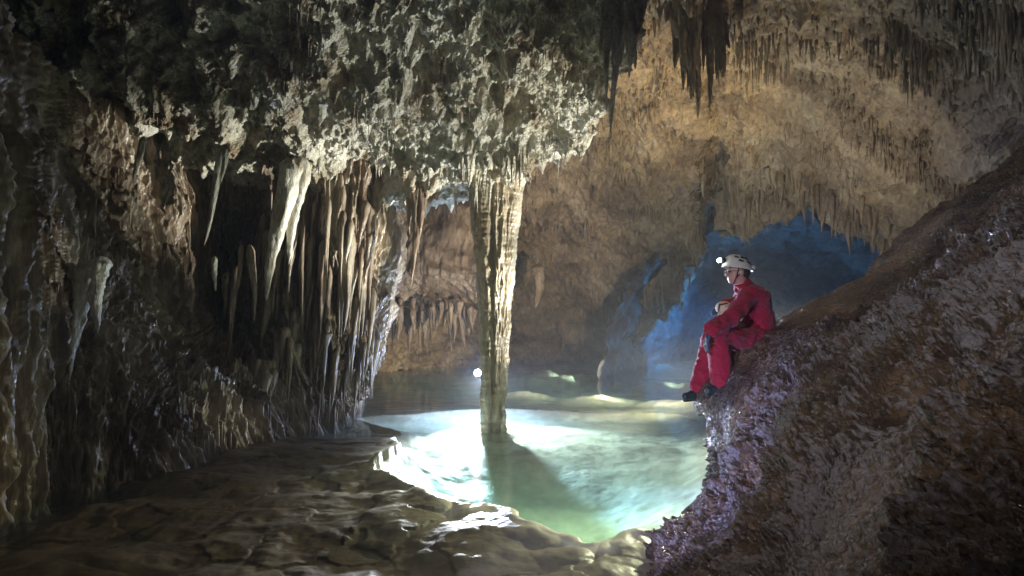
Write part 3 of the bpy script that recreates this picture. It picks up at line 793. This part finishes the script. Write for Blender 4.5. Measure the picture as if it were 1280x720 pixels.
st_ = vox('chin_strap', [('c', (hx-.02, hy-.082, hz+.03), (hx-.035, hy-.066, hz-.05), .005, .005), ('c', (hx+.05, hy-.082, hz+.02), (hx-.035, hy-.066, hz-.05), .005, .005), ('c', (hx-.035, hy-.066, hz-.05), (hx-.045, hy-.02, hz-.112), .005, .005), ('c', (hx-.045, hy-.02, hz-.112), (hx-.035, hy+.066, hz-.05), .005, .005)], M_black, person, h=.003, k=.004, pad=.01)
# spectacles
gp = hx-.106
fr_ = []
for s_ in (-1, 1):
    cc_ = np.array([gp, hy+s_*.031, hz-.002]); pts_ = [cc_+np.array([0, .023*math.cos(q), .018*math.sin(q)]) for q in np.linspace(0, 2*math.pi, 13)]
    fr_ += [('c', tuple(pts_[i]), tuple(pts_[i+1]), .0028, .0028) for i in range(12)]
    fr_.append(('c', (gp, hy+s_*.054, hz+.006), (hx+.01, hy+s_*.080, hz+.006), .0028, .0028))
fr_.append(('c', (gp, hy-.01, hz+.004), (gp, hy+.01, hz+.004), .0028, .0028))
sp_ = vox('spectacles', fr_, M_black, person, h=.0022, k=.002, pad=.01)
for s_ in (-1, 1):
    l_ = vox('lens', [('e', (gp, hy+s_*.031, hz-.002), (.003, .022, .017))], M_glass, person, h=.0022, pad=.01); l_.parent = sp_; l_.matrix_parent_inverse.identity()

# tan bag he steadies on his lap
bag = empty('cloth_bag', W(912, 412, 5.62))
tag(bag, 'small tan cloth bag held upright in the lap of the seated caver', 'bag')
vox('pouch', [('c', W(907, 388, 5.66), W(910, 410, 5.62), .060, .072), ('c', W(910, 410, 5.62), W(926, 408, 5.62), .055, .045), ('e', W(904, 384, 5.66), (.062, .06, .05))], M_tan, bag, h=.005, k=.03, noise=lambda Q: -.008*fbm(Q, 9, 3, seed=131, ridged=True))
vox('drawstring', [('c', W(899, 381, 5.60), W(909, 379, 5.60), .006, .006), ('c', W(899, 381, 5.60), W(897, 392, 5.59), .005, .004)], M_black, bag, h=.003, k=.004, pad=.01)

# ---- torch behind the column
TX, TY, TZ = P(597, 466, 11.9)
torch = empty('torch', (TX, TY, TZ))
tag(torch, 'lit blue-white torch on a slanting stake in the water behind the stone column', 'lamp')
def tube(name, a, b, ra, rb, mat, parent, h=.004): return vox(name, [('c', a, b, ra, rb)], mat, parent, h=h, pad=.02)
tube('torch_body', (TX+.01, TY+.10, TZ+.015), (TX, TY+.045, TZ), .030, .062, M_black, torch)
tube('lens', (TX, TY-.012, TZ-.003), (TX, TY-.008, TZ-.003), .065, .065, M_torch, torch)
tube('stake', (TX+.06, TY+.08, TZ-.01), (TX+.30, TY+.16, -.3), .012, .014, M_black, torch)


# ---- lights
def lamp(kind, loc, power, col, aim=None, size=60, blend=.5, r=.05, name='lamp'):
    l = bpy.data.lights.new(name, kind); l.energy = power; l.color = col; l.shadow_soft_size = r
    if kind == 'SPOT': l.spot_size = math.radians(size); l.spot_blend = blend
    o = bpy.data.objects.new(name, l); C.objects.link(o); o.location = loc
    if aim is not None:
        import mathutils
        o.rotation_euler = (mathutils.Vector(aim)-mathutils.Vector(loc)).to_track_quat('-Z', 'Y').to_euler()
    return o


exec_lights = True
# torch behind the column
lamp('SPOT', (TX, TY-.13, TZ), 2900, (.90, .98, 1), aim=(.35, 9.2, -.65), size=90, blend=.5, r=.10, name='torch_beam')
lamp('SPOT', (TX, TY-.13, TZ), 5200, (.42, .5, 1), aim=(1.9, 4.4, .7), size=34, blend=.6, r=.05, name='torch_glance')
lamp('POINT', (TX, TY-.15, TZ+.01), 330, (.42, .56, 1), r=.05, name='torch_spill')
# key lamp low behind the right rock; the spots after it are added fills
K = np.array([3.3, 9.0, .75])


def adir(az, el):
    az, el = math.radians(az), math.radians(el); return tuple(K+np.array([-math.cos(el)*math.cos(az), math.cos(el)*math.sin(az), math.sin(el)]))


lamp('SPOT', tuple(K), 1250, (1, 1, .93), aim=adir(22, 27), size=46, blend=.15, r=.04, name='key_lamp')
lamp('SPOT', tuple(K), 2800, (1, 1, .93), aim=adir(8, 24), size=22, blend=.6, r=.04, name='ceiling_fill')  # added spot, brightens the left part of the low ceiling
lamp('SPOT', tuple(K), 1500, (.98, 1, .95), aim=adir(-1, 47), size=36, blend=.2, r=.04, name='roof_fill')  # added spot for the upper part of the low ceiling
lamp('SPOT', (2.5, 7.7, 1.3), 620, (.98, 1, .62), aim=(0, 5.6, 0), size=70, blend=.8, r=.1, name='rim_fill')  # added fill for the yellow-green light on the pool rim
lamp('SPOT', tuple(K), 1300, (.95, 1, .95), aim=(-3.7, 9.0, 3.2), size=15, blend=.6, r=.04, name='curtain_fill')  # added narrow spot to whiten the stalactite curtain
lamp('SPOT', tuple(K), 320, (.95, 1, .93), aim=(-.3, 10.1, 1.5), size=30, blend=.7, r=.04, name='column_fill')  # added spot for the lower column
lamp('SPOT', tuple(K), 900, (.93, 1, .90), aim=(-3.9, 8.3, .45), size=9, blend=.8, r=.04, name='mound_fill')  # added fill on the mound by the left wall
lamp('SPOT', tuple(K), 900, (.93, 1, .90), aim=(-4.6, 6.6, 2.4), size=8, blend=.8, r=.04, name='left_fill')  # added fill on the far-left stalactite cluster
# warm lamp behind the right rock: lights the vault
lamp('SPOT', (3.9, 8.3, .9), 1700, (1, .77, .40), aim=(2.3, 12.0, 5.6), size=64, blend=1, r=.06, name='warm_lamp')
lamp('SPOT', (3.9, 8.3, .9), 650, (1, .88, .68), aim=(3.4, 12.2, 6), size=118, blend=.9, r=.06, name='warm_lamp')  # wide fill added around the warm beam
lamp('SPOT', (2.8, 8.6, .5), 2700, (1, .80, .60), aim=(-1.3, 20, 2.7), size=62, blend=.8, r=.06, name='far_wall_fill')  # added spot to lift the far wall
# unseen narrow spots added to brighten the painted far patches
for (x_, y_), p_, s_ in ((water_pt(752, 493), 16000, 6), (water_pt(838, 475), 24000, 4), (water_pt(712, 467), 45000, 4)):
    lamp('SPOT', (5.6, 8.9, 2.15), p_, (1, 1, .84), aim=(x_, y_, -.05), size=s_, blend=.9, r=.03, name='patch_fill')
lamp('SPOT', (5.6, 8.9, 2.15), 9000, (1, .88, .62), aim=(1.4, 15.0, -.1), size=36, blend=1, r=.05, name='far_water_fill')  # unseen spot added to brighten the far water
# blue lamp in the tunnel, shining left into the mist
lamp('SPOT', (8.15, 21, 1.65), 7500, (.07, .34, 1), aim=(5.4, 27, 1.7), size=70, blend=1, r=.1, name='tunnel_lamp')
lamp('POINT', (8.15, 21, 1.65), 450, (.10, .42, 1), r=.1, name='tunnel_spill')
lamp('SPOT', (-.4, 3.0, .4), 560, (.40, .44, 1), aim=(2.0, 4.8, .95), size=46, blend=.9, r=.02, name='blue_glint_fill')  # unseen spot added below the frame for blue glints on the right rock
# unseen fill added from the left for the right-hand rock and the caver
lamp('SPOT', (-1.2, .3, 3.9), 560, (.84, .86, 1), aim=(2.3, 4.9, 1.5), size=76, blend=1, r=.03, name='side_fill')
# headlamp
lamp('SPOT', tuple(hlamp_p+np.array([-.06, -.01, 0])), 25, (.8, .9, 1), aim=(hx-3, hy-.3, .6), size=90, blend=.8, r=.02, name='headlamp_beam')
# dim fill added behind the camera
lamp('POINT', (.6, -.6, 2.6), 1.2, (1, .85, .72), r=.15, name='camera_fill')

# ---- haze
hm = bpy.data.materials.new('cave_air'); hm.use_nodes = True; nt = hm.node_tree; nt.nodes.clear(); out = nt.nodes.new('ShaderNodeOutputMaterial')
v_ = nd(nt, 'ShaderNodeVolumePrincipled'); v_.inputs['Color'].default_value = (.82, .9, 1, 1); v_.inputs['Density'].default_value = .004
nt.links.new(v_.outputs[0], out.inputs['Volume'])
x0, x1, y0, y1, z0, z1 = -40, 40, -6, 60, -6, 30
V = [(x, y, zz) for zz in (z0, z1) for y in (y0, y1) for x in (x0, x1)]
me = mesh_np('haze', V, [(0, 2, 3, 1), (4, 5, 7, 6), (0, 1, 5, 4), (2, 6, 7, 3), (0, 4, 6, 2), (1, 3, 7, 5)], hm, smooth=False)
tag(link(bpy.data.objects.new('haze', me)), kind='stuff')

# ---- world, camera, output
w = bpy.data.worlds.new('World'); sc.world = w; w.use_nodes = True
bg = w.node_tree.nodes['Background']; bg.inputs[0].default_value = (.001, .001, .001, 1); bg.inputs[1].default_value = 0
cam = bpy.data.cameras.new('camera'); co = bpy.data.objects.new('camera', cam); C.objects.link(co)
co.location = (0, 0, CH); co.rotation_euler = (math.radians(90), 0, 0)
cam.sensor_width = 36; cam.lens = F/1280*36; cam.shift_y = 40/1280; cam.clip_end = 300; cam.clip_start = .05
sc.camera = co
sc.view_settings.view_transform = 'Standard'; sc.view_settings.look = 'None'; sc.view_settings.exposure = 0; sc.view_settings.gamma = 1
sc.render.engine = 'CYCLES'
cy_ = sc.cycles
cy_.use_denoising = True
try: cy_.denoiser = 'OPENIMAGEDENOISE'
except Exception: pass
cy_.max_bounces = 6; cy_.diffuse_bounces = 3; cy_.glossy_bounces = 3; cy_.volume_bounces = 1; cy_.transparent_max_bounces = 12
cy_.sample_clamp_indirect = 6; cy_.use_light_tree = True
